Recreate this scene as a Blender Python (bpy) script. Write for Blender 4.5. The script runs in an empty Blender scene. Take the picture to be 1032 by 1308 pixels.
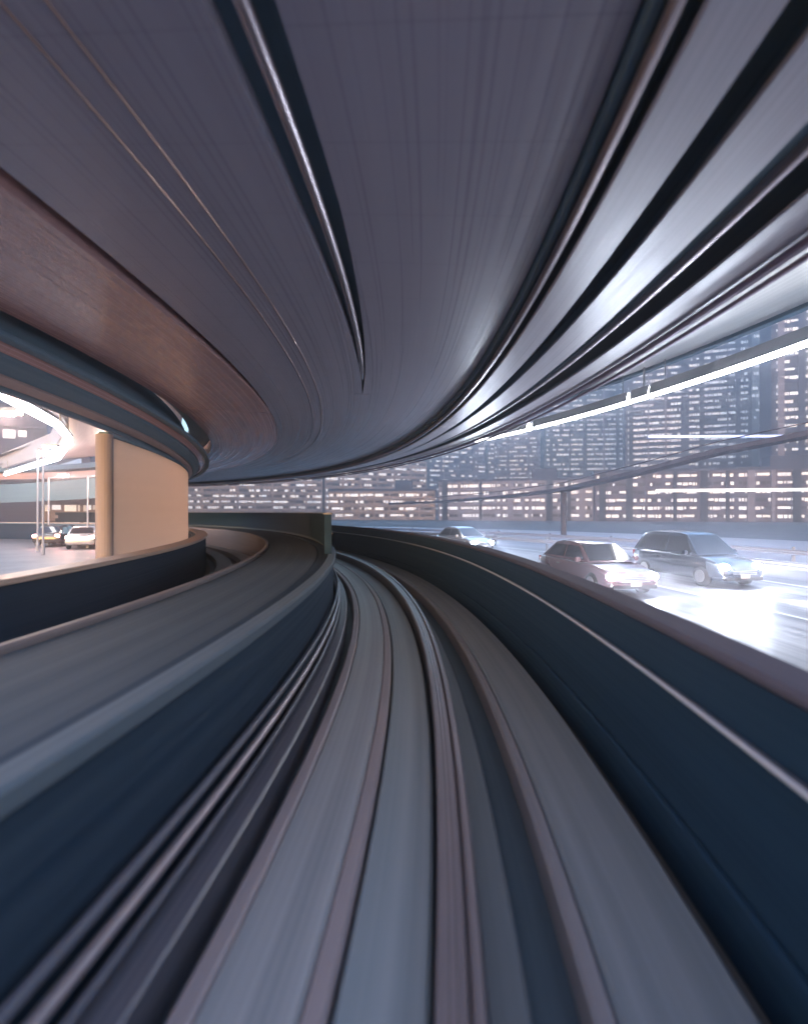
import bpy, bmesh, math, random
from mathutils import Vector, Matrix
R = math.radians
random.seed(11)
scene = bpy.context.scene
C = scene.collection

# ------------------------------------------------------------------ camera, sky, sun, exposure
EYE = 2.4                       # camera height over the ground; the guideway and street levels are measured from it
YAW = math.atan(83 / 640)       # the lens looks a little to the inside of the bend
cam_d = bpy.data.cameras.new('camera'); cam = bpy.data.objects.new('camera', cam_d); C.objects.link(cam)
cam_d.sensor_fit = 'HORIZONTAL'; cam_d.sensor_width = 36; cam_d.lens = 36 * 640 / 1032
cam_d.clip_start = 0.05; cam_d.clip_end = 4000
cam.location = (0, 0, EYE); cam.rotation_euler = (R(90), 0, YAW)
scene.camera = cam
cam_d.dof.use_dof = True; cam_d.dof.focus_distance = 14; cam_d.dof.aperture_fstop = 0.75

world = bpy.data.worlds.new('World'); scene.world = world; world.use_nodes = True
wn = world.node_tree; bg = wn.nodes['Background']
sky = wn.nodes.new('ShaderNodeTexSky'); sky.sky_type = 'NISHITA'; sky.sun_disc = False
SUN_EL, SUN_AZ = R(3), R(182)
sky.sun_elevation = SUN_EL; sky.sun_rotation = SUN_AZ
sky.air_density = 1.0; sky.dust_density = 2.0; sky.ozone_density = 2.2
wn.links.new(sky.outputs[0], bg.inputs[0]); bg.inputs[1].default_value = 0.15
sd = bpy.data.lights.new('sun', 'SUN'); sun = bpy.data.objects.new('sun', sd); C.objects.link(sun)
sd.energy = 0.008; sd.angle = R(15); sd.color = (1, .74, .80)
sun.rotation_euler = (R(90) - SUN_EL, 0, math.pi - SUN_AZ)
scene.view_settings.view_transform = 'Standard'; scene.view_settings.look = 'None'
scene.view_settings.exposure = 4.55; scene.view_settings.gamma = 1
scene.cycles.max_bounces = 9; scene.cycles.diffuse_bounces = 6; scene.cycles.use_denoising = True
scene.cycles.sample_clamp_indirect = 6

# ------------------------------------------------------------------ helpers
RAD = 46.0                      # radius of the bend, centre on the left of the train
def arc(u, z, s):
    t = s / RAD
    return Vector((-RAD + (RAD + u) * math.cos(t), (RAD + u) * math.sin(t), EYE + z))
def arc_dir(s):
    t = s / RAD
    return Vector((-math.sin(t), math.cos(t), 0))
FW = Vector((-math.sin(YAW), math.cos(YAW), 0)); RT = Vector((math.cos(YAW), math.sin(YAW), 0))
def at(px, depth, z=0.0):       # bearing px of the photograph at a depth in metres, z over the ground
    p = FW * depth + RT * ((px - 516) / 640 * depth)
    return Vector((p.x, p.y, z))
def link(name, bm, mats, parent=None, smooth=False):
    me = bpy.data.meshes.new(name); bm.to_mesh(me); bm.free()
    for m in (mats if isinstance(mats, (list, tuple)) else [mats]): me.materials.append(m)
    if smooth:
        for p in me.polygons: p.use_smooth = True
    o = bpy.data.objects.new(name, me); C.objects.link(o)
    if parent: o.parent = parent
    return o
def tag(o, label=None, cat=None, group=None, kind=None):
    if label: o['label'] = label
    if cat: o['category'] = cat
    if group: o['group'] = group
    if kind: o['kind'] = kind
    return o
def empty(name, loc, rz=0, label=None, cat=None, group=None):
    o = bpy.data.objects.new(name, None); C.objects.link(o)
    o.location = loc; o.rotation_euler = (0, 0, rz); o.empty_display_size = .2
    return tag(o, label, cat, group)
def copy_tree(o, parent=None):
    c = o.copy(); C.objects.link(c)
    if parent: c.parent = parent
    for ch in list(o.children): copy_tree(ch, c)
    return c
def box(bm, c, s, rz=0, mi=0, M=None):
    mat = Matrix.Translation(c) @ Matrix.Rotation(rz, 4, 'Z') @ Matrix.Diagonal((s[0], s[1], s[2], 1))
    if M: mat = M @ mat
    r = bmesh.ops.create_cube(bm, size=1, matrix=mat)
    for f in {f for v in r['verts'] for f in v.link_faces}: f.material_index = mi
    return r
def tube(bm, a, b, r, n=10, r2=None, mi=0):
    a, b = Vector(a), Vector(b); d = b - a
    q = d.to_track_quat('Z', 'Y').to_matrix().to_4x4()
    res = bmesh.ops.create_cone(bm, cap_ends=True, segments=n, radius1=r, radius2=r if r2 is None else r2, depth=d.length,
                          matrix=Matrix.Translation((a + b) / 2) @ q)
    for f in {f for v in res['verts'] for f in v.link_faces}: f.material_index = mi
    return res
def sweep(bm, prof, s0, s1, dz=0.0, ds=.5, closed=True, mi=0):
    """Carry a cross-section (u, z) along the bend; UV = metres along, metres across."""
    uvl = bm.loops.layers.uv.verify()
    n = max(2, int((s1 - s0) / ds)); rings = []
    acc = [0.0]
    m = len(prof)
    for i in range(m):
        a, b = prof[i], prof[(i + 1) % m]
        acc.append(acc[-1] + math.hypot(b[0] - a[0], b[1] - a[1]))
    for k in range(n + 1):
        s = s0 + (s1 - s0) * k / n
        rings.append((s, [bm.verts.new(arc(u, z + dz * max(s, 0), s)) for u, z in prof]))
    for k in range(n):
        for i in range(m if closed else m - 1):
            j = (i + 1) % m
            f = bm.faces.new((rings[k][1][i], rings[k][1][j], rings[k + 1][1][j], rings[k + 1][1][i]))
            f.material_index = mi
            uv = [(rings[k][0], acc[i]), (rings[k][0], acc[i + 1]), (rings[k + 1][0], acc[i + 1]), (rings[k + 1][0], acc[i])]
            for l, w in zip(f.loops, uv): l[uvl].uv = w
    if closed:
        bm.faces.new(rings[0][1][::-1]).material_index = mi
        bm.faces.new(rings[-1][1]).material_index = mi
def rect(u0, u1, z0, z1): return [(u0, z0), (u1, z0), (u1, z1), (u0, z1)]
def bev(u0, u1, z0, z1, b=.02):
    return [(u0 + b, z0), (u1 - b, z0), (u1, z0 + b), (u1, z1 - b), (u1 - b, z1), (u0 + b, z1), (u0, z1 - b), (u0, z0 + b)]
def ring(u, z, r, n=10): return [(u + r * math.cos(2 * math.pi * i / n), z + r * math.sin(2 * math.pi * i / n)) for i in range(n)]
def swept(name, profs, mat, parent=None, s0=-6, s1=72, dz=0, ds=.5, smooth=False):
    bm = bmesh.new()
    for p in (profs if isinstance(profs[0], list) else [profs]): sweep(bm, p, s0, s1, dz, ds)
    bmesh.ops.recalc_face_normals(bm, faces=bm.faces)
    return link(name, bm, mat, parent, smooth)

# ------------------------------------------------------------------ materials
def principled(name, col, rough=.6, metal=0.0, spec=.5, emit=None, es=0.0, coat=0.0):
    m = bpy.data.materials.new(name); m.use_nodes = True
    b = m.node_tree.nodes['Principled BSDF']
    b.inputs['Base Color'].default_value = (*col, 1); b.inputs['Roughness'].default_value = rough
    b.inputs['Metallic'].default_value = metal; b.inputs['Specular IOR Level'].default_value = spec
    if coat: b.inputs['Coat Weight'].default_value = coat; b.inputs['Coat Roughness'].default_value = .05
    if emit: b.inputs['Emission Color'].default_value = (*emit, 1); b.inputs['Emission Strength'].default_value = es
    return m
def streaky(name, c1, c2, rough=.5, metal=0.0, along=.10, across=9.0, bump=.15, spec=.5, fine=60.0, seam=0):
    """Surface brushed, stained and worn along its length (UV in metres)."""
    m = principled(name, c1, rough, metal, spec); nt = m.node_tree; N, Lk = nt.nodes, nt.links
    b = N['Principled BSDF']
    uv = N.new('ShaderNodeUVMap')
    def noise(sx, sy, detail, dist=0):
        mp = N.new('ShaderNodeMapping'); mp.inputs['Scale'].default_value = (sx, sy, 1)
        t = N.new('ShaderNodeTexNoise'); t.inputs['Scale'].default_value = 1; t.inputs['Detail'].default_value = detail
        t.inputs['Roughness'].default_value = .6
        Lk.new(uv.outputs[0], mp.inputs[0]); Lk.new(mp.outputs[0], t.inputs[0]); return t.outputs[0]
    broad, thin, patch = noise(along * .4, across, 3), noise(along, fine, 4), noise(.35, 2.0, 5)
    def math_(op, a, b_):
        n = N.new('ShaderNodeMath'); n.operation = op
        for i, x in enumerate((a, b_)):
            if isinstance(x, (int, float)): n.inputs[i].default_value = x
            else: Lk.new(x, n.inputs[i])
        return n.outputs[0]
    mix = math_('ADD', math_('ADD', math_('MULTIPLY', broad, .55), math_('MULTIPLY', thin, .30)), math_('MULTIPLY', patch, .15))
    rp = N.new('ShaderNodeValToRGB'); rp.color_ramp.elements[0].position = .34; rp.color_ramp.elements[1].position = .66
    rp.color_ramp.elements[0].color = (*c1, 1); rp.color_ramp.elements[1].color = (*c2, 1)
    Lk.new(mix, rp.inputs[0]); colour = rp.outputs[0]
    if seam:        # faint panel joints across the surface
        sx = N.new('ShaderNodeSeparateXYZ'); Lk.new(uv.outputs[0], sx.inputs[0])
        fr = math_('FRACT', math_('DIVIDE', sx.outputs[0], seam), 0)
        ln = math_('MULTIPLY', math_('LESS_THAN', fr, .025), .16)
        mc = N.new('ShaderNodeMixRGB'); mc.blend_type = 'MULTIPLY'; mc.inputs[2].default_value = (.35, .35, .4, 1)
        Lk.new(ln, mc.inputs[0]); Lk.new(colour, mc.inputs[1]); colour = mc.outputs[0]
    Lk.new(colour, b.inputs['Base Color'])
    rr = N.new('ShaderNodeMapRange'); rr.inputs[1].default_value = .3; rr.inputs[2].default_value = .7
    rr.inputs[3].default_value = max(.05, rough - .14); rr.inputs[4].default_value = min(1, rough + .14)
    Lk.new(thin, rr.inputs[0]); Lk.new(rr.outputs[0], b.inputs['Roughness'])
    if bump:
        bp = N.new('ShaderNodeBump'); bp.inputs['Strength'].default_value = bump; bp.inputs['Distance'].default_value = .01
        Lk.new(math_('ADD', thin, broad), bp.inputs['Height']); Lk.new(bp.outputs[0], b.inputs['Normal'])
    return m
def mottled(name, c1, c2, scale=1.0, rough=.7, spec=.4):
    m = principled(name, c1, rough, 0, spec); nt = m.node_tree; N, Lk = nt.nodes, nt.links
    tc = N.new('ShaderNodeTexCoord'); t = N.new('ShaderNodeTexNoise'); t.inputs['Scale'].default_value = scale; t.inputs['Detail'].default_value = 8
    rp = N.new('ShaderNodeValToRGB'); rp.color_ramp.elements[0].position = .3; rp.color_ramp.elements[1].position = .7
    rp.color_ramp.elements[0].color = (*c1, 1); rp.color_ramp.elements[1].color = (*c2, 1)
    Lk.new(tc.outputs['Object'], t.inputs[0]); Lk.new(t.outputs[0], rp.inputs[0]); Lk.new(rp.outputs[0], N['Principled BSDF'].inputs['Base Color'])
    return m
def lamp_mat(name, col, s): return principled(name, (.8, .8, .8), .4, emit=col, es=s)

M = {}
M['soffit'] = streaky('soffit_paint', (.29, .258, .31), (.36, .325, .38), .33, .0, .05, 2.2, .05, fine=26, seam=.8)
M['soffit_warm'] = streaky('soffit_warm_paint', (.42, .24, .235), (.54, .325, .31), .25, .0, .05, 4.0, .10, fine=26, seam=.8)  # warm street light tinted into the colour of the left panels
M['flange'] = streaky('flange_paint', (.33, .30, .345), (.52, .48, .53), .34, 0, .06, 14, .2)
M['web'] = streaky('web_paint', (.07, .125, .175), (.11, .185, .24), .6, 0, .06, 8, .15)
M['pipe'] = streaky('pipe_steel', (.30, .25, .28), (.46, .39, .41), .3, .6, .08, 30, .1)
M['purple_pipe'] = streaky('purple_pipe_paint', (.14, .09, .15), (.26, .19, .27), .35, .3, .08, 40, .1)
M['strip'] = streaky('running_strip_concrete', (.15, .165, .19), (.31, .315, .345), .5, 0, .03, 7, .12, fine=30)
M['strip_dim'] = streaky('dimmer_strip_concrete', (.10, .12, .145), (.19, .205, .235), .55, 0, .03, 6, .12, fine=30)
M['strip_edge'] = streaky('worn_strip_edge', (.19, .165, .185), (.28, .24, .26), .5, 0, .05, 14, .2)
M['slab'] = streaky('slab_concrete', (.14, .17, .20), (.24, .27, .305), .55, 0, .03, 6, .12)
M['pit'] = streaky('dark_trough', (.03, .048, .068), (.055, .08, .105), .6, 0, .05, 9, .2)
M['rail'] = streaky('guide_rail_steel', (.20, .17, .19), (.34, .29, .31), .32, .6, .03, 12, .03)
M['navy'] = streaky('navy_wall_paint', (.006, .022, .046), (.012, .034, .064), .7, 0, .05, 4, .08, spec=.15)
M['cover'] = streaky('cover_paint', (.10, .115, .135), (.16, .175, .195), .5, 0, .05, 8, .1)
M['coping'] = streaky('wall_coping', (.10, .10, .13), (.17, .165, .20), .5, 0, .06, 12, .15)
M['cap'] = streaky('parapet_cap_paint', (.05, .045, .065), (.085, .075, .10), .8, 0, .05, 8, .05, spec=.1)
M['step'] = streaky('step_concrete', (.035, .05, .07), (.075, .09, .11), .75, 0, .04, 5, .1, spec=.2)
M['kerb_dim'] = streaky('pinkish_kerb', (.12, .10, .11), (.19, .155, .16), .6, 0, .05, 9, .1)
M['bridge'] = streaky('bridge_paint', (.035, .028, .04), (.06, .05, .068), .6, 0, .05, 8, .1)
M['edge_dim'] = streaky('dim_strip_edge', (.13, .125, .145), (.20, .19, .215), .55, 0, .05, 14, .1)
M['navy_left'] = streaky('streaked_navy_wall', (.008, .024, .046), (.04, .058, .082), .75, 0, .03, 3.2, .08, spec=.15, fine=18)
M['post_beige'] = principled('end_post_paint', (.30, .25, .255), .75, spec=.15)
M['ledge'] = streaky('ledge_concrete', (.05, .068, .09), (.095, .118, .145), .7, 0, .05, 12, .2)
M['cable'] = streaky('cable_jacket', (.05, .06, .085), (.13, .12, .145), .4, 0, .08, 40, .1)
M['handrail'] = streaky('handrail_steel', (.32, .33, .40), (.46, .46, .54), .4, .2, .1, 60, .05)
M['kerb'] = streaky('tan_coping', (.34, .25, .22), (.50, .38, .33), .5, 0, .06, 20, .15)
M['beige'] = streaky('beige_panel', (.50, .44, .40), (.62, .55, .50), .5, 0, .03, 4, .08, seam=.9)
nt_ = M['beige'].node_tree; b_ = nt_.nodes['Principled BSDF']
tr_ = nt_.nodes.new('ShaderNodeBsdfTranslucent'); tr_.inputs[0].default_value = (.74, .62, .55, 1)
mx_ = nt_.nodes.new('ShaderNodeMixShader'); mx_.inputs[0].default_value = .6
nt_.links.new(b_.outputs[0], mx_.inputs[1]); nt_.links.new(tr_.outputs[0], mx_.inputs[2]); nt_.links.new(mx_.outputs[0], nt_.nodes['Material Output'].inputs[0])
M['outer'] = streaky('outer_soffit', (.26, .28, .29), (.40, .42, .42), .4, 0, .06, 5, .1)
M['left_soffit'] = streaky('left_soffit', (.28, .20, .20), (.40, .29, .28), .4, 0, .06, 5, .1)
M['road'] = streaky('road_asphalt', (.08, .076, .088), (.27, .26, .28), .45, 0, .03, 2.4, .12, fine=9)
M['street'] = mottled('street_asphalt', (.14, .125, .125), (.22, .19, .19), .6, .5)
M['verge'] = streaky('far_pavement', (.17, .145, .16), (.36, .31, .33), .5, 0, .05, .8, .1, fine=6)
M['paint'] = streaky('road_paint', (.55, .55, .55), (.8, .8, .8), .5, 0, .2, 6, .1)
M['ground'] = mottled('ground_gravel', (.05, .05, .055), (.09, .085, .09), .4, .9)
M['tube'] = lamp_mat('tube_glow', (.96, .96, 1.0), 2.2)
M['tube_left'] = lamp_mat('tube_glow_left', (.90, .95, 1.0), .8)
M['housing'] = principled('lamp_housing', (.25, .26, .28), .4, .6)
M['warm_lamp'] = lamp_mat('warm_lamp_glow', (1.0, .62, .32), 1.5)
M['white_lamp'] = lamp_mat('white_lamp_glow', (.95, .97, 1.0), 1.5)
M['pole'] = principled('pole_grey', (.30, .31, .36), .6, .0, .2)

# ------------------------------------------------------------------ ground, roads
def quad_sheet(name, pts, z, mat):
    bm = bmesh.new(); bm.faces.new([bm.verts.new((x, y, z)) for x, y in pts]); return link(name, bm, mat)
tag(quad_sheet('ground', [(-1500, -1500), (1500, -1500), (1500, 1500), (-1500, 1500)], 0, M['ground']), kind='structure')
def strip_sheet(name, u0, u1, z, mat, s0=-14, s1=72, parent=None, ds=.5):
    bm = bmesh.new(); sweep(bm, [(u0, z - EYE), (u1, z - EYE)], s0, s1, 0, ds, closed=False)
    bmesh.ops.recalc_face_normals(bm, faces=bm.faces)
    for f in bm.faces:
        if f.normal.z < 0: f.normal_flip()
    return link(name, bm, mat, parent)
tag(strip_sheet('road', 1.75, 14.6, .006, M['road']), kind='structure')
tag(strip_sheet('road_beyond', 14.6, 40, .006, M['verge'], -14, 80, ds=1), kind='structure')
tag(strip_sheet('street', -42, -6.2, .006, M['street'], -20, 140, ds=2), kind='structure')
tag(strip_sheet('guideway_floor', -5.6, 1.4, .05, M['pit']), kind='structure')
for u, lab in ((3.15, 'solid white edge line beside the dark parapet'), (13.2, 'solid white edge line at the far side of the bright road')):
    tag(strip_sheet('edge_line', u, u + .16, .010, M['paint']), lab, 'road marking')
# broken line between the lanes; white lines also stand in for headlight trails
lane = empty('lane_line', arc(8.8, -2.39, 4), 0, 'broken white lane line down the middle of the bright road', 'road marking')
for i in range(9):
    o = strip_sheet('dash', 8.75, 8.90, .010, M['paint'], -8 + i * 9, -3 + i * 9)
    o.parent = lane; o.matrix_parent_inverse = Matrix.Translation(lane.location).inverted()

# ------------------------------------------------------------------ guideway: strips, slab, rail
tag(t := empty('running_strip', arc(-.87, -2.4, 0), 0, 'grey concrete running strip with pinkish worn edges, left of the guide rail', 'running track', 'concrete running strips'))
def child(o, t):
    o.parent = t; o.matrix_parent_inverse = Matrix.Translation(t.location).inverted(); return o
child(swept('concrete_top', bev(-1.09, -.66, -2.36, -2.10), M['strip'], s1=60), t)
child(swept('edge_band', bev(-1.21, -1.094, -2.36, -2.105), M['strip_edge'], s1=60), t)
child(swept('edge_band', bev(-.656, -.545, -2.36, -2.105), M['strip_edge'], s1=60), t)
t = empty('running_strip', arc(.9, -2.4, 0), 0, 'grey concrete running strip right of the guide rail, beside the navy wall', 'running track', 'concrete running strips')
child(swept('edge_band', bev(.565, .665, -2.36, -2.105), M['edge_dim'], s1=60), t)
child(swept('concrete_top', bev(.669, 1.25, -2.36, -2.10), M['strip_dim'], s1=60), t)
for u0, u1, lab in ((-4.35, -3.75, 'nearer dim running strip on the neighbouring track behind the ledge wall'), (-5.35, -4.75, 'farther dim running strip on the neighbouring track beside the tan coping')):
    tag(swept('running_strip', bev(u0, u1, -2.36, -2.1), M['slab'], s1=90), lab, 'running track', 'concrete running strips')
tag(swept('centre_slab', bev(-.525, -.115, -2.36, -2.14), M['slab'], s1=60), 'smooth grey slab between left running strip and guide rail', 'track slab')
t = empty('guide_rail', arc(0, -2.4, 0), 0, 'mauve steel guide rail standing along the middle of the track', 'rail')
child(swept('rail_web', rect(-.06, .08, -2.36, -1.99), M['cable'], s1=60), t)
child(swept('rail_head', bev(-.09, .045, -1.985, -1.90, .012), M['rail'], s1=60), t)
child(swept('rail_lip', bev(.055, .11, -1.985, -1.885, .01), M['rail'], s1=60), t)
tag(swept('cover_strip', bev(.13, .33, -2.36, -2.22), M['cover'], s1=60), 'low slate cover strip just right of the guide rail', 'cover')
# left ledge wall with its cables
t = empty('ledge_wall', arc(-1.9, -2.4, 0), 0, 'low navy wall with pale ledge left of the running strips', 'wall')
child(swept('wall_face', rect(-2.04, -1.66, -2.36, -1.10), M['navy_left'], s1=60), t)
child(swept('ledge', bev(-1.78, -1.60, -1.096, -.98), M['ledge'], s1=60), t)
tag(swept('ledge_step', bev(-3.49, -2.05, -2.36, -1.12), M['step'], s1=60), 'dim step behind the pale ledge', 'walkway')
for u, z, r, lab, mt in ((-1.55, -1.72, .030, 'upper grey cable running along the foot of the ledge wall', 'cable'),
                         (-1.52, -1.84, .034, 'middle mauve cable on the ledge wall', 'pipe'),
                         (-1.50, -1.97, .028, 'lower grey cable on the ledge wall', 'cable')):
    tag(swept('cable', ring(u, z, r), M[mt], s1=60, smooth=True), lab, 'cable', 'cables along the ledge wall')
tag(swept('cable_duct', bev(-1.58, -1.34, -2.36, -2.05), M['cable'], s1=60), 'mauve grey cable duct on the floor beside left running strip', 'duct')
# rail on the ledge and the taller wall that rises beyond it
tag(swept('step_kerb', bev(-3.62, -3.50, -2.36, -1.06), M['kerb_dim'], s1=60), 'thin pinkish kerb along the far edge of the dim step', 'kerb')
t = empty('screen_wall', arc(-1.8, -.98, 6), 0, 'dark navy screen wall ending in an upright edge at the bend', 'wall')
child(swept('screen_panel', rect(-1.86, -1.70, -.976, -.06), M['navy'], s0=12.0, s1=66), t)
child(swept('mid_rail', bev(-1.695, -1.67, -.52, -.49, .005), M['kerb_dim'], s0=12.0, s1=66), t)
child(swept('screen_cap', bev(-1.89, -1.67, -.057, -.02, .008), M['coping'], s0=12.0, s1=66), t)

# right parapet and handrail
t = empty('parapet', arc(1.6, -2.4, 0), 0, 'navy parapet wall between the track and the bright road', 'wall')
child(swept('wall_face', rect(1.46, 1.70, -2.38, -.84), M['navy'], s1=70), t)
child(swept('wall_cap', bev(1.445, 1.72, -.837, -.77, .02), M['cap'], s1=70), t)
child(swept('wall_rib', bev(1.41, 1.458, -2.05, -1.94, .012), M['navy'], s1=70), t)
t = empty('handrail', arc(1.4, -1.13, 0), 0, 'bright steel handrail along the navy parapet', 'railing')
child(swept('rail_bar', ring(1.385, -1.13, .016, 10), M['handrail'], s1=70, smooth=True), t)
child(swept('back_bar', bev(1.425, 1.457, -1.18, -1.14, .006), M['cable'], s1=70), t)

# left parapet of the neighbouring track
t = empty('low_parapet', arc(-5.8, -2.4, 0), 0, 'low parapet with tan coping between neighbouring track and the street', 'wall')
child(swept('wall_face', rect(-6.1, -5.75, -2.36, -.99), M['navy'], s0=-8, s1=110), t)
child(swept('coping', bev(-6.15, -5.68, -.986, -.90, .02), M['kerb'], s0=-8, s1=110), t)
child(swept('coping_groove', bev(-6.3, -6.155, -1.04, -.96, .01), M['web'], s0=-8, s1=110), t)

# ------------------------------------------------------------------ overhead deck
S0, S1 = 1.35, 75  # deck end shaped: starts past the camera so sky light fills near track
deck = empty('overhead_deck', arc(0, 2.5, 0), 0, 'smooth mauve underside of the deck curving overhead with side beams', 'bridge deck')
def sz(u): return 2.55 - (u + 5.55) * .037
def slab(u0, u1, t0=.55): return [(u0, sz(u0)), (u1, sz(u1)), (u1, sz(u1) + t0), (u0, sz(u0) + t0)]
DZ = .006
def dk(name, prof, mat, dz=DZ, s0=S0, s1=S1): return child(swept(name, prof, mat, s0=s0, s1=s1, dz=dz), deck)
dk('soffit_panel', slab(-3.22, -1.19), M['soffit'])
dk('soffit_panel', slab(-.84, .84), M['soffit'])
dk('soffit_panel', slab(-5.55, -3.42), M['soffit_warm'], s1=13.5)
dk('soffit_panel', slab(-5.55, -3.235), M['soffit_warm'], s0=13.52)
dk('closing_panel', slab(-1.1885, -.8415), M['soffit'], s0=10.52)
def wedge(ufix, uend, sa, sb, mat):       # the slot narrows to a point where the panels close up
    bm = bmesh.new(); uvl = bm.loops.layers.uv.verify(); n = 24; rows = []
    for k in range(n + 1):
        t_ = k / n; s_ = sa + (sb - sa) * t_; um = ufix + (uend - ufix) * max(t_, .004)
        rows.append((s_, [bm.verts.new(arc(u, sz(u) + h_ + DZ * s_, s_)) for u, h_ in ((ufix, 0), (um, 0), (um, .3), (ufix, .3))]))
    for (sa_, a), (sb_, b) in zip(rows[:-1], rows[1:]):
        for i in range(4):
            f = bm.faces.new((a[i], a[(i + 1) % 4], b[(i + 1) % 4], b[i]))
            for l, w in zip(f.loops, ((sa_, i * .3), (sa_, i * .3 + .3), (sb_, i * .3 + .3), (sb_, i * .3))): l[uvl].uv = w
    bm.faces.new(rows[0][1]); bm.faces.new(rows[-1][1][::-1])
    bmesh.ops.recalc_face_normals(bm, faces=bm.faces)
    child(link('closing_panel', bm, mat), deck)
wedge(-1.188, -1.022, 4.0, 10.5, M['soffit']); wedge(-.842, -1.018, 4.0, 10.5, M['soffit'])
wedge(-3.418, -3.226, 6.0, 13.45, M['soffit_warm'])
dk('deck_slab', [(-6.4, 3.2), (.88, 3.0), (.88, 2.48), (2.99, 2.60), (2.99, 3.4), (-6.4, 3.6)], M['web'])
dk('recess_plate', [(-1.19, 2.52), (-.84, 2.51), (-.84, 2.55), (-1.19, 2.56)], M['web'])  # dark tone puts the shade of the shallow slot into the colour
dk('edge_rail', bev(.91, .96, 2.12, 2.20, .01), M['pipe'])
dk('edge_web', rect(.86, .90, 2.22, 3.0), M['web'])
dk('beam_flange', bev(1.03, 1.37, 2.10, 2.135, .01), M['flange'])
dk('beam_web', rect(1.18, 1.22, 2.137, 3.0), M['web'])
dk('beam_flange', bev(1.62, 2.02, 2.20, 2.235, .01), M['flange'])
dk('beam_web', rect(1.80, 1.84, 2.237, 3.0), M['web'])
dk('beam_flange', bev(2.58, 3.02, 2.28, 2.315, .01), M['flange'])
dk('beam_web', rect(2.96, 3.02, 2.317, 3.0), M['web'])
tag(swept('ceiling_pipe', ring(-1.02, 2.44, .045), M['pipe'], s0=S0, s1=9.4, dz=DZ, smooth=True), 'pinkish pipe in dark slot of the mauve ceiling', 'pipe')
tag(swept('ceiling_pipe', ring(2.27, 2.32, .05), M['pipe'], s0=S0, s1=S1, dz=DZ, smooth=True), 'grey pipe between the pale ceiling beams at right', 'pipe')
t = empty('ceiling_pipe', arc(3.0, 2.2, 0), 0, 'purple pipe pair hung under the outermost pale beam', 'pipe')
child(swept('upper_pipe', ring(2.99, 2.215, .045), M['purple_pipe'], s0=S0, s1=S1, dz=DZ, smooth=True), t)
child(swept('lower_pipe', ring(3.05, 2.13, .03), M['purple_pipe'], s0=S0, s1=S1, dz=DZ, smooth=True), t)
M['copper'] = streaky('copper_cable', (.40, .24, .18), (.55, .34, .26), .3, .5, .08, 30, .05)  # thin strands stand in for orange light reflections on the soffit
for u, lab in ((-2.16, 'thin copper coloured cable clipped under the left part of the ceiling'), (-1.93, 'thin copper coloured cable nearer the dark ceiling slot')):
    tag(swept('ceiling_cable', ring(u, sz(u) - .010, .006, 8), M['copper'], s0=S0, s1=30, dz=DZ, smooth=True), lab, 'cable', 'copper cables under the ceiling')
# left fascia, funnel shaped
FZ = -.018
dk('fascia_lip', bev(-5.80, -5.62, 2.42, 2.52, .02), M['web'], FZ)
dk('fascia_panel', [(-5.98, 2.36), (-5.83, 2.47), (-5.83, 2.52), (-6.0, 2.42)], M['soffit_warm'], FZ)
dk('fascia_lip', [(-6.25, 2.16), (-6.02, 2.32), (-6.02, 2.42), (-6.3, 2.3)], M['web'], FZ)
dk('fascia_panel', [(-6.42, 2.05), (-6.28, 2.13), (-6.30, 2.5), (-6.5, 2.5)], M['left_soffit'], FZ)
dk('fascia_back', rect(-6.62, -6.51, 2.0, 3.6), M['web'], FZ)

# right neighbouring deck over the road
t = empty('road_deck', arc(7, 5.6, 0), 0, 'pale grey deck underside over the road at right', 'bridge deck')
child(swept('soffit', [(3.06, 3.3), (12.3, 6.25), (12.3, 6.8), (3.06, 3.9)], M['outer'], s0=1.0, s1=75), t)
child(swept('edge_beam', bev(12.31, 12.6, 6.12, 7.1), M['web'], s0=1.0, s1=75), t)

# left neighbouring deck: an edge that peels away to the left
pts = [(-10.2, 3), (-10.9, 9), (-11.8, 14.7), (-12.5, 16.5), (-13.4, 19.5), (-14.7, 21.9), (-17.2, 25.6), (-23, 33), (-36, 45)]
def camxy(p): return RT * p[0] + FW * p[1]
bm = bmesh.new(); uvl = bm.loops.layers.uv.verify()
edge = [camxy(p) for p in pts]
inner = []
for p in edge:
    a = math.atan2(p.y, p.x + RAD); inner.append(Vector((-RAD + (RAD - 6.64) * math.cos(a), (RAD - 6.64) * math.sin(a), 0)))
zt = 4.2 + EYE
for z, flip in ((zt, True), (zt + .7, False)):
    for i in range(len(edge) - 1):
        vs = [bm.verts.new((q.x, q.y, z)) for q in (edge[i], edge[i + 1], inner[i + 1], inner[i])]
        f = bm.faces.new(vs if flip else vs[::-1])
        for l, w in zip(f.loops, ((i * 4, 0), (i * 4 + 4, 0), (i * 4 + 4, 6), (i * 4, 6))): l[uvl].uv = w
for i in range(len(edge) - 1):
    a, b = edge[i], edge[i + 1]
    bm.faces.new([bm.verts.new(v) for v in ((a.x, a.y, zt), (b.x, b.y, zt), (b.x, b.y, zt + .7), (a.x, a.y, zt + .7))])
t = empty('side_deck', (edge[2].x, edge[2].y, zt), 0, 'mauve underside of the neighbouring deck over the street at left', 'bridge deck')
child(link('soffit', bm, M['left_soffit']), t)
bm = bmesh.new()
for i in range(len(edge) - 1):
    a, b = edge[i], edge[i + 1]; d = (b - a).normalized(); n = Vector((-d.y, d.x, 0)) * .22
    lo, hi = zt - .34, zt + .95
    v = [bm.verts.new((q.x, q.y, z)) for z in (lo, hi) for q in (a + n * .1, b + n * .1, b + n * 1.1, a + n * 1.1)]
    for f in ((0, 1, 5, 4), (2, 3, 7, 6), (0, 3, 2, 1), (4, 5, 6, 7)): bm.faces.new([v[j] for j in f])
bmesh.ops.recalc_face_normals(bm, faces=bm.faces)
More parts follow.
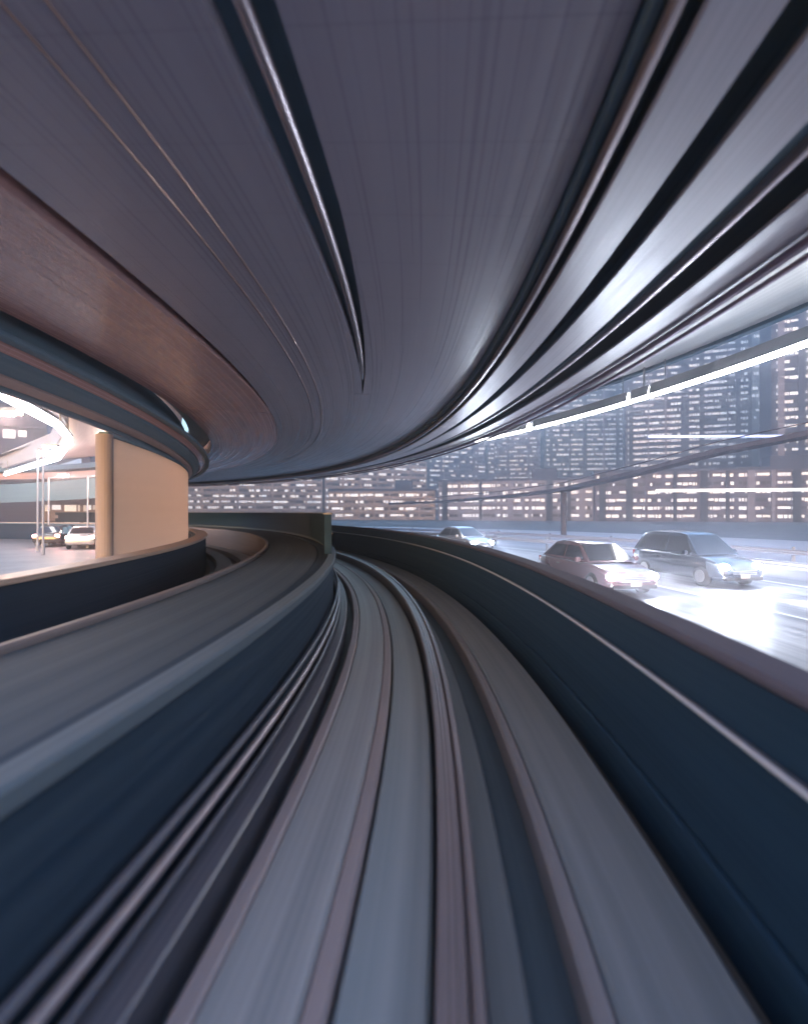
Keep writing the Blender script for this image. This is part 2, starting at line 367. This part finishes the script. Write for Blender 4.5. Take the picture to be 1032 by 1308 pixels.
child(link('edge_beam', bm, M['flange']), t)

# ------------------------------------------------------------------ tube lamps standing in for light trails
def s_of_px(px, u):
    best = None
    for i in range(0, 1500):
        s = i * .05; p = arc(u, 0, s); d = p.x * FW.x + p.y * FW.y
        if d < .5: continue
        x = 516 + 640 * (p.x * RT.x + p.y * RT.y) / d
        if best is None or abs(x - px) < best[0]: best = (abs(x - px), s)
    return best[1]
def arc_trail(u, z, s0, s1, label, group, r=.19):
    t = empty('tube_lamp', arc(u, z, (s0 + s1) / 2), 0, label, 'lamp', group)
    child(swept('glowing_tube', ring(u, z, r, 10), M['tube'], s0=s0, s1=s1, smooth=True), t)
    child(swept('housing', [(u - .30, z - .12), (u - .27, z - .12), (u - .2, z + r + .03), (u + .2, z + r + .03), (u + .27, z - .12), (u + .30, z - .12), (u + .22, z + r + .1), (u - .22, z + r + .1)], M['housing'], s0=s0 - .05, s1=s1 + .05), t)
    for s in (s0 + .4, s1 - .4):
        bm = bmesh.new(); tube(bm, arc(u, z + r + .1, s), arc(u, 6.05, s), .02, 6); child(link('hanger', bm, M['housing']), t)
for px0, px1, lab in ((608, 676, 'shortest and farthest white tube lamp under the right deck edge'),
                      (686, 806, 'long white tube lamp second from the far end of the right deck edge'),
                      (812, 834, 'short white tube lamp between the two long ones at right'),
                      (838, 1075, 'nearest and brightest long white tube lamp at the right deck edge')):
    a, b = s_of_px(px0, 11.5), s_of_px(px1, 11.5)
    arc_trail(11.5, 4.85, min(a, b), max(a, b), lab, 'tube lamps under the right deck edge')
lp = [(-9.9, 8.0), (-11.1, 13.8), (-12.9, 18.6), (-15.2, 22.8), (-20.7, 30), (-34, 42.7)]
labs = ['nearest white tube lamp at the left frame edge', 'white tube lamp second along the left deck edge', 'white tube lamp just before the corner of the left deck edge',
        'white tube lamp just past the corner of the left deck edge', 'farthest white tube lamp slanting away at left']
for i in range(len(lp) - 1):
    a, b = camxy(lp[i]), camxy(lp[i + 1]); d = (b - a).normalized(); z = 3.2 + EYE
    a2, b2 = a + d * .15, b - d * .15
    t = empty('tube_lamp', ((a + b) / 2).to_tuple()[:2] + (z,), 0, labs[i], 'lamp', 'tube lamps under the left deck edge')
    bm = bmesh.new(); tube(bm, (a2.x, a2.y, z), (b2.x, b2.y, z), (.085 if i < 3 else .12), 10); child(link('glowing_tube', bm, M['tube_left'], smooth=True), t)
    bm = bmesh.new(); mid = (a + b) / 2
    box(bm, (mid.x, mid.y, z + .24), ((b2 - a2).length, .26, .1), math.atan2(d.y, d.x)); child(link('housing', bm, M['housing']), t)
    for q in (a2 + d, b2 - d):
        bm = bmesh.new(); tube(bm, (q.x, q.y, z + .29), (q.x, q.y, zt + .1), .03, 6); child(link('hanger', bm, M['housing']), t)

# ------------------------------------------------------------------ beige barrier wall left
t = empty('barrier_wall', arc(-6.4, -2.4, 20), 0, 'warm beige panelled barrier wall curving along the street at left', 'wall')
child(swept('panel', rect(-6.56, -6.44, -1.2, 1.62), M['beige'], s0=11.6, s1=31), t)
bm = bmesh.new(); p = arc(-6.5, 0, 11.55); tube(bm, (p.x, p.y, EYE - 1.2), (p.x, p.y, EYE + 1.66), .17, 20); child(link('end_post', bm, M['post_beige'], smooth=False), t)
child(swept('top_rail', bev(-6.60, -6.40, 1.624, 1.72, .02), M['web'], s0=11.5, s1=31), t)

# ------------------------------------------------------------------ buildings
GL = [principled('window_dark', (.02, .024, .034), .4, spec=.25), lamp_mat('window_cool', (.86, .90, 1.0), .030), lamp_mat('window_warm', (1.0, .90, .86), .024), lamp_mat('window_dim', (.82, .78, .88), .011)]
FAC = {k: mottled('facade_' + k, a, b, .05, .7) for k, a, b in (
    ('grey', (.028, .031, .054), (.048, .051, .082)), ('mauve', (.085, .068, .09), (.135, .11, .14)), ('beige', (.24, .175, .155), (.32, .24, .21)),
    ('teal', (.020, .034, .052), (.036, .054, .074)), ('pale', (.17, .145, .17), (.23, .20, .23)), ('dark', (.02, .02, .03), (.035, .035, .045)))}
def building(px0, d0, px1, d1, h, fac, label, floors, lit=.55, bays=4, warm=.3, deep=14, dash=3, base=0.0, h0=3.2, piers=0):
    A, B = at(px0, d0), at(px1, d1); v = B - A; w = v.length; x = v.normalized(); rz = math.atan2(x.y, x.x)
    t = empty('building', ((A + B) / 2).to_tuple()[:2] + (base,), rz, label, 'building')
    bm = bmesh.new(); box(bm, (0, deep / 2, h / 2), (w, deep, h)); link('wall', bm, FAC[fac], t)
    bm = bmesh.new(); box(bm, (0, deep / 2, h + .35), (w + .6, deep + .6, .7)); link('roof', bm, FAC['grey'], t)
    bm = bmesh.new(); box(bm, (w * .2, deep / 2, h + 2.1), (w * .16, 5, 2.6)); link('plant_room', bm, FAC['grey'], t)
    fh = (h - h0) / floors
    bm = bmesh.new()
    for k in range(floors + 1):
        box(bm, (0, -.12, h0 + k * fh - fh * .12), (w, .24, fh * .2))
    link('floor_band', bm, FAC[fac], t)
    bw = w / bays
    for k in range(piers):
        bm = bmesh.new(); box(bm, (-w / 2 + w * (k + .5 + random.uniform(-.25, .25)) / piers, -.2, h / 2), (random.choice((.5, .8, 1.6)), .4, h - .1)); link('pilaster', bm, FAC[random.choice((fac, 'pale', 'dark'))], t)
    for k in range(floors):
        z0, z1 = h0 + k * fh + fh * .22, h0 + k * fh + fh * .62
        fl = random.random() * .35
        for j in range(bays):
            bm = bmesh.new(); xa, xb = -w / 2 + j * bw + bw * .05, -w / 2 + (j + 1) * bw - bw * .05
            x_ = xa
            while x_ < xb - .2:
                run = min(xb - x_, dash * random.choice((.5, .7, 1, 1.4, 2.2)))
                r = random.random()
                mi = 0 if r > lit + fl - .15 else (2 if random.random() < warm else (1 if random.random() < .38 else 3))
                a, b = x_ + .08 * dash, x_ + run - .08 * dash
                zz = z0 + (z1 - z0) * random.choice((0, 0, .25)); x_ += run
                f = bm.faces.new([bm.verts.new(q) for q in ((a, -.02, zz), (b, -.02, zz), (b, -.02, z1), (a, -.02, z1))]); f.material_index = mi
            link('window', bm, GL, t)
    return t
building(985, 150, 1250, 132, 84, 'grey', 'tall grey office block with rows of lit windows at right frame edge', 34, .84, 2, .25, dash=1.2, piers=9)
building(798, 205, 960, 190, 105, 'grey', 'tall office tower with dense lit window grid right of centre', 42, .84, 2, .2, dash=1.2, piers=7)
building(695, 245, 800, 240, 84, 'teal', 'teal grey office tower left of the dense lit tower', 34, .76, 2, .2, dash=1.3, piers=5)
building(622, 270, 702, 265, 64, 'mauve', 'mauve mid height block left of the teal tower', 26, .6, 3, .4, dash=1.4, piers=4)
building(540, 240, 632, 250, 42, 'mauve', 'wide mauve block beyond the far end of the road', 17, .5, 4, .5, dash=1.6, piers=5)
building(415, 190, 545, 205, 23, 'beige', 'long beige block above the upright end of the navy wall', 9, .4, 6, .6, dash=1.5)
building(235, 180, 412, 190, 20, 'beige', 'long beige block seen between ceiling and dark track at left', 8, .45, 8, .5, dash=1.5)
building(955, 230, 992, 230, 92, 'teal', 'dim narrow tower between the two lit office blocks', 26, .25, 1, .2, dash=2)
building(760, 130, 1150, 112, 12.5, 'mauve', 'low mauve shop row along the far side of the road', 6, .7, 8, .45, deep=9, h0=.5, dash=1.3, piers=12)
building(560, 145, 758, 132, 11.0, 'pale', 'low pale shop row beyond the small car', 5, .6, 7, .6, deep=9, h0=.5, dash=1.3, piers=9)
building(420, 150, 556, 148, 8.6, 'beige', 'low beige shop row right of the navy wall end', 4, .5, 7, .6, deep=9, h0=.5, dash=1.2)
building(-40, 62, 60, 66, 22, 'grey', 'grey building with rows of lit windows at the left frame edge', 7, .5, 5, .2, dash=1.0)
building(55, 48, 128, 50, 5.2, 'pale', 'low pale building behind the slim lamp posts at left', 3, .6, 3, .4, deep=8, h0=.6, dash=.8)
building(-60, 90, 180, 96, 12, 'dark', 'dark building behind the row of small lamps at left', 4, .5, 6, .5, dash=1.4)

# pale blue sign strip and shop canopy lamps
def strip_lamp(pxa, da, pxb, db, z, mat, label, name='strip_lamp', th=.3):
    A, B = at(pxa, da, z), at(pxb, db, z); d = B - A
    t = empty(name, (A + B) / 2, math.atan2(d.y, d.x), label, 'lamp')
    bm = bmesh.new(); box(bm, (0, 0, 0), (d.length, .3, th)); link('glowing_face', bm, mat, t)
    bm = bmesh.new(); box(bm, (0, .25, .02), (d.length + .3, .18, th + .2)); link('casing', bm, M['housing'], t)
M['blue'] = lamp_mat('blue_glow', (.25, .42, 1.0), .12)
M['shop'] = lamp_mat('shop_glow', (.95, .95, 1.0), .15)
strip_lamp(828, 117, 1003, 116, EYE + 17.6, M['blue'], 'blue light strip across the lit office blocks', th=.5)
strip_lamp(838, 108, 1060, 102, EYE + 4.6, M['shop'], 'long white light strip over the low shop row', th=.5)

# elevated walkway crossing behind the road
t = empty('footbridge', at(900, 30, 0), 0, 'dark purple footbridge rising to the right across the lit windows', 'bridge')
path = [(500, 95, 1.55), (560, 80, 1.6), (640, 64, 1.9), (720, 52, 2.3), (816, 42, 3.3), (916, 36, 4.3), (1032, 31, 4.8), (1130, 28, 5.1)]
P = [at(px, d, EYE + z) for px, d, z in path]
for nm, off, hh, ww, mt in (('bridge_beam', 0, .32, 1.4, 'bridge'), ('guard_rail', .75, .07, .06, 'bridge')):
    bm = bmesh.new()
    for a, b in zip(P[:-1], P[1:]):
        d = b - a; L = Vector((d.x, d.y, 0)); rz = math.atan2(d.y, d.x)
        Mx = Matrix.Translation((a + b) / 2 + Vector((0, 0, off))) @ Matrix.Rotation(rz, 4, 'Z') @ Matrix.Rotation(-math.atan2(d.z, L.length), 4, 'Y')
        bmesh.ops.create_cube(bm, size=1, matrix=Mx @ Matrix.Diagonal((d.length + .1, ww, hh, 1)))
    child(link(nm, bm, M[mt]), t)
for q in (P[3], P[7]):
    bm = bmesh.new(); tube(bm, (q.x, q.y, 0), (q.x, q.y, q.z - .25), .3, 10); child(link('pillar', bm, M['bridge']), t)

# road guard rails, partly standing in for headlight trails
def guard(u, label, s0=-4, s1=66):
    t = empty('guard_rail', arc(u, -2.4, 10), 0, label, 'guard rail')
    child(swept('rail_beam', [(u, -1.72), (u + .05, -1.78), (u, -1.84), (u + .05, -1.90), (u, -1.96), (u + .07, -1.96), (u + .12, -1.84), (u + .07, -1.72)], M['handrail'], s0=s0, s1=s1), t)
    for i in range(int((s1 - s0) / 4)):
        p = arc(u + .2, -2.4, s0 + 2 + i * 4); bm = bmesh.new(); box(bm, (p.x, p.y, .4), (.1, .1, .8), (s0 + 2 + i * 4) / RAD); child(link('post', bm, M['pole']), t)
guard(14.0, 'pale steel guard rail along the far side of the bright road')

guard(19.5, 'second pale guard rail behind the far edge of the road')
# ------------------------------------------------------------------ street lamps
def street_lamp(p, h, label, mat, light, col, arm_to=(1.2, 0), group='street lamps at left'):
    t = empty('street_lamp', p, 0, label, 'street lamp', group)
    bm = bmesh.new(); tube(bm, (0, 0, 0), (0, 0, h), .06, 10, .04); tube(bm, (0, 0, 0), (0, 0, .6), .10, 10, .09); link('pole', bm, M['pole'], t)
    bm = bmesh.new(); tube(bm, (0, 0, h - .1), (arm_to[0], arm_to[1], h + .15), .04, 8); link('arm', bm, M['pole'], t)
    bm = bmesh.new(); rz = math.atan2(arm_to[1], arm_to[0]); box(bm, (arm_to[0], arm_to[1], h + .22), (.75, .3, .12), rz); link('lamp_head', bm, M['housing'], t)
    bm = bmesh.new(); box(bm, (arm_to[0], arm_to[1], h + .12), (.66, .26, .08), rz); link('glowing_lens', bm, mat, t)
    ld = bpy.data.lights.new('lamp_light', 'POINT'); ld.energy = light; ld.color = col; ld.shadow_soft_size = .25
    lo = bpy.data.objects.new('lamp_light', ld); C.objects.link(lo); lo.parent = t; lo.location = (arm_to[0], arm_to[1], h - .1)
WARM = (1, .68, .54)
street_lamp(at(62, 36), 4.9, 'warm street lamp nearest the pale building at left', M['warm_lamp'], 30, WARM)
street_lamp(at(112, 33), 4.8, 'warm street lamp beside the beige barrier wall', M['warm_lamp'], 30, WARM)
street_lamp(at(48, 30), 5.9, 'slim white lamp post under the bend of tube lamps', M['white_lamp'], 20, (.9, .95, 1), (.5, 0))
street_lamp(at(55, 28), 5.9, 'slim white lamp post right of its twin under the tube lamps', M['white_lamp'], 0, (.9, .95, 1), (.4, .1))
street_lamp(at(-30, 16), 5.4, 'warm street lamp just beyond the left frame edge', M['warm_lamp'], 30, WARM)
# row of small lamps along the dark building
for i in range(14):
    p = at(104 + i * 7.3, 60 + i * .6, EYE + 4.6 + i * .09)
    bm = bmesh.new(); bmesh.ops.create_icosphere(bm, subdivisions=2, radius=.17)
    t = empty('globe_lamp', p, 0, 'small white globe lamp in the row on the dark building at left', 'lamp', 'globe lamps on the dark building')
    link('globe', bm, M['white_lamp'], t); bm = bmesh.new(); tube(bm, (0, 0, .15), (0, .2, .6), .03, 6); link('bracket', bm, M['housing'], t)

# ------------------------------------------------------------------ cars
GLASS = principled('car_glass', (.012, .014, .02), .06, 0, .6)
RUBBER = principled('tyre_rubber', (.02, .02, .022), .8)
RIM = principled('rim_alloy', (.5, .5, .52), .3, .9)
TRIM = principled('black_trim', (.025, .025, .03), .4)
HEAD = lamp_mat('headlight_glow', (.76, .85, 1.0), 46)
HEADDIM = principled('headlight_clear', (.7, .72, .75), .1, .2)
TAILON = lamp_mat('tail_glow', (1.0, .35, .32), 3)
TAILOFF = principled('tail_red', (.35, .02, .02), .2)
PLATE = principled('plate_white', (.6, .6, .6), .5)
def car(label, loc, rz, paint, suv=False, head=True, tail=False, spot=0, group=None, bright=1.0):
    """x forward. Lofted body, cabin with glass, wheels, lamps."""
    L, W = 4.3, 1.74; hb = .98 if suv else .90; ht = 1.68 if suv else 1.46
    t = empty('car', loc, rz, label, 'car', group)
    st = [(-2.13, .50, .40, .62), (-2.10, .80, .30, .80), (-1.95, .845, .25, hb), (-1.45, .87, .22, hb + .03), (-.5, .875, .20, hb + .02), (.5, .875, .20, hb), (1.0, .87, .20, hb - .02), (1.5, .855, .22, hb - .09),
          (1.9, .82, .24, hb - .2), (2.08, .74, .28, hb - .30), (2.16, .55, .36, hb - .42)]
    bm = bmesh.new(); rings = []
    for x, w, z0, z1 in st:
        zm = z0 + (z1 - z0) * .55
        prof = [(-w * .86, z0), (-w, z0 + .10), (-w * 1.0, zm), (-w * .965, z1 - .07), (-w * .86, z1), (0, z1 + .025), (w * .86, z1), (w * .965, z1 - .07), (w, zm), (w, z0 + .10), (w * .86, z0)]
        rings.append([bm.verts.new((x, y, z)) for y, z in prof])
    for a, b in zip(rings[:-1], rings[1:]):
        for i in range(len(a)):
            j = (i + 1) % len(a); bm.faces.new((a[i], a[j], b[j], b[i]))
    bm.faces.new(rings[0]); bm.faces.new(rings[-1][::-1])
    # cabin, same mesh
    if suv: cb = [(-2.02, hb + .03), (-1.72, ht - .08), (-1.2, ht), (.1, ht), (.45, ht - .06), (1.15, hb - .01)]
    else: cb = [(-1.75, hb + .03), (-1.15, ht - .07), (-.75, ht), (-.05, ht), (.30, ht - .06), (1.12, hb - .01)]
    def cw(z): return .80 - (z - hb) * .30
    cr = []
    for x, z in cb:
        w = cw(z) * (1 if z < ht - .2 else .95)
        cr.append([bm.verts.new(q) for q in ((x, -cw(hb), hb), (x, -w, z), (x, -w * .5, z + .02), (x, w * .5, z + .02), (x, w, z), (x, cw(hb), hb))])
    for a, b in zip(cr[:-1], cr[1:]):
        for i in range(5): bm.faces.new((a[i], a[i + 1], b[i + 1], b[i]))
    bmesh.ops.recalc_face_normals(bm, faces=bm.faces)
    body = link('body', bm, paint, t, True)
    md = body.modifiers.new('bevel', 'BEVEL'); md.width = .03; md.segments = 2; md.limit_method = 'ANGLE'; md.angle_limit = R(35)
    def glass(name, q):
        bm = bmesh.new(); q = [Vector(p) for p in q]; n = (q[1] - q[0]).cross(q[2] - q[0]).normalized()
        c = sum(q, Vector()) / len(q)
        if n.dot(c - Vector((0, 0, .8))) < 0: n = -n; q = q[::-1]
        a = [bm.verts.new(p + n * .014) for p in q]; b = [bm.verts.new(p - n * .02) for p in q]
        bm.faces.new(a); bm.faces.new(b[::-1])
        for i in range(len(q)): bm.faces.new((a[i], b[i], b[(i + 1) % len(q)], a[(i + 1) % len(q)]))
        bmesh.ops.recalc_face_normals(bm, faces=bm.faces); link(name, bm, GLASS, t)
    def lerp(p, q, k): return tuple(a + (b - a) * k for a, b in zip(p, q))
    f0, f1 = cb[-1], cb[-2]; r0, r1 = cb[0], cb[1]
    def cross(p, q, k0, k1, ins):
        (xa, za), (xb, zb) = lerp(p, q, k0), lerp(p, q, k1); wa, wb = cw(za) - ins, (cw(zb)) * .97 - ins
        return [(xa, -wa, za + .015), (xa, wa, za + .015), (xb, wb, zb + .015), (xb, -wb, zb + .015)]
    glass('windscreen', cross(f0, f1, .08, .94, .07)); glass('rear_window', cross(r0, r1, .12, .9, .08))
    xr, xf = r0[0], f0[0]; zt_ = ht - .13; zb_ = hb + .06
    def onside(x, z, sg): return (x, sg * (cw(z) * (1 - .05 * max(0, (z - hb) / (ht - hb))) + .0), z)
    def fx(z, e): (a, za), (b, zb) = (f0, f1) if e else (r0, r1); return a + (b - a) * (z - za) / (zb - za)
    mid = -.35
    for sg in (-1, 1):
        glass('side_window', [onside(mid + .05, zb_, sg), onside(fx(zb_, 1) - .18, zb_, sg), onside(fx(zt_, 1) - .10, zt_, sg), onside(mid + .05, zt_, sg)])
        glass('side_window', [onside(fx(zb_, 0) + .22, zb_, sg), onside(mid - .05, zb_, sg), onside(mid - .05, zt_, sg), onside(fx(zt_, 0) + .14, zt_, sg)])
        bm = bmesh.new(); box(bm, (.78, sg * .97, hb + .07), (.12, .2, .14)); bmesh.ops.bevel(bm, geom=bm.edges[:], offset=.03, segments=2, affect='EDGES'); link('mirror', bm, paint, t)
        bm = bmesh.new(); box(bm, (-.55, sg * .885, hb - .16), (.18, .03, .035)); link('door_handle', bm, TRIM, t)
        for x in (-1.33, 1.33):
            bm = bmesh.new(); bmesh.ops.create_cone(bm, cap_ends=True, segments=24, radius1=.32, radius2=.32, depth=.21, matrix=Matrix.Translation((x, sg * .785, .32)) @ Matrix.Rotation(R(90), 4, 'X'))
            bmesh.ops.bevel(bm, geom=[e for e in bm.edges if len(e.link_faces) == 2 and any(len(f.verts) > 4 for f in e.link_faces)], offset=.03, segments=2, affect='EDGES')
            wh = link('wheel', bm, RUBBER, t, True)
            bm = bmesh.new(); bmesh.ops.create_cone(bm, cap_ends=True, segments=20, radius1=.2, radius2=.2, depth=.02, matrix=Matrix.Translation((x, sg * .895, .32)) @ Matrix.Rotation(R(90), 4, 'X'))
            for k in range(5):
                a = k * 2 * math.pi / 5; box(bm, (x + .1 * math.cos(a), sg * .907, .32 + .1 * math.sin(a)), (.2, .015, .05), M=Matrix.Translation((x, 0, .32)) @ Matrix.Rotation(0, 4, 'Y') @ Matrix.Translation((-x, 0, -.32)))
            link('rim', bm, RIM, wh)
        bm = bmesh.new(); r = bmesh.ops.create_uvsphere(bm, u_segments=14, v_segments=10, radius=1, matrix=Matrix.Translation((1.99, sg * .60, hb - .33)) @ Matrix.Rotation(sg * R(-16), 4, 'Z') @ Matrix.Diagonal((.14, .19, .115, 1)))
        hm = HEAD if head else HEADDIM
        hl = link('headlight', bm, hm, t, True)
        if spot:
            ld = bpy.data.lights.new('headlight_beam', 'SPOT'); ld.energy = spot; ld.spot_size = R(50); ld.spot_blend = 1; ld.color = (.85, .92, 1); ld.shadow_soft_size = .1
            lo = bpy.data.objects.new('headlight_beam', ld); C.objects.link(lo); lo.parent = hl; lo.location = (2.2, sg * .60, hb - .33)
            lo.rotation_euler = Vector((-1, 0, -.03)).to_track_quat('Z', 'Y').to_euler()
        bm = bmesh.new(); box(bm, (-2.06, sg * .66, hb - .13), (.10, .26, .17)); link('tail_light', bm, TAILON if tail else TAILOFF, t)
        bm = bmesh.new(); box(bm, (2.07, sg * .62, .36), (.06, .2, .09)); link('fog_lamp', bm, HEADDIM, t)
    bm = bmesh.new(); box(bm, (2.13, 0, .50), (.05, .92, .16))
    for k in range(3): box(bm, (2.16, 0, .45 + k * .05), (.02, .88, .012), mi=1)
    link('grille', bm, [TRIM, RIM], t)
    bm = bmesh.new(); box(bm, (2.10, 0, .30), (.10, 1.35, .10)); link('bumper', bm, TRIM, t)
    bm = bmesh.new(); box(bm, (2.175, 0, .385), (.015, .33, .11)); link('number_plate', bm, PLATE, t)
    return t
def place(u, s):                # on the road, driving towards the camera
    p = arc(u, -2.4, s); d = arc_dir(s); return (p.x, p.y, .01), math.atan2(-d.y, -d.x)
P_red = principled('car_paint_maroon', (.16, .09, .11), .25, .3, coat=.8)
P_blue = principled('car_paint_blue', (.03, .045, .08), .22, .4, coat=.8)
P_silver = principled('car_paint_silver', (.5, .5, .53), .25, .7, coat=.8)
P_dark = principled('car_paint_black', (.03, .03, .035), .2, .3, coat=.8)
l, a = place(6.6, s_of_px(757, 6.6)); car('maroon car with one bright headlight showing, nearest the parapet', l, a, P_red, spot=240, group='cars coming along the road')
l, a = place(11.0, s_of_px(884, 11.0)); car('dark blue tall car with glaring headlights in the farther lane', l, a, P_blue, suv=True, spot=480, group='cars coming along the road')
l, a = place(9.4, s_of_px(592, 9.4)); car('small silver car with lit headlights far along the road', l, a, P_silver, spot=60, group='cars coming along the road')
p = at(75, 36); car('small dark car with pinkish tail lights at left of the street', (p.x, p.y, .01), R(112), P_dark, head=False, tail=True, group='cars on the left street')
p = at(112, 34); car('small silver car with pinkish tail lights beside the beige wall', (p.x, p.y, .01), R(118), P_silver, head=False, tail=True, group='cars on the left street')

# ------------------------------------------------------------------ air
bm = bmesh.new(); box(bm, (-20, 120, 59), (900, 640, 120))
hz = bpy.data.materials.new('night_air'); hz.use_nodes = True; nt = hz.node_tree; nt.nodes.remove(nt.nodes['Principled BSDF'])
pv = nt.nodes.new('ShaderNodeVolumePrincipled'); pv.inputs['Color'].default_value = (.86, .84, .95, 1); pv.inputs['Density'].default_value = .0042; pv.inputs['Anisotropy'].default_value = .75
nt.links.new(pv.outputs[0], nt.nodes['Material Output'].inputs['Volume'])
tag(link('haze', bm, hz), kind='stuff')
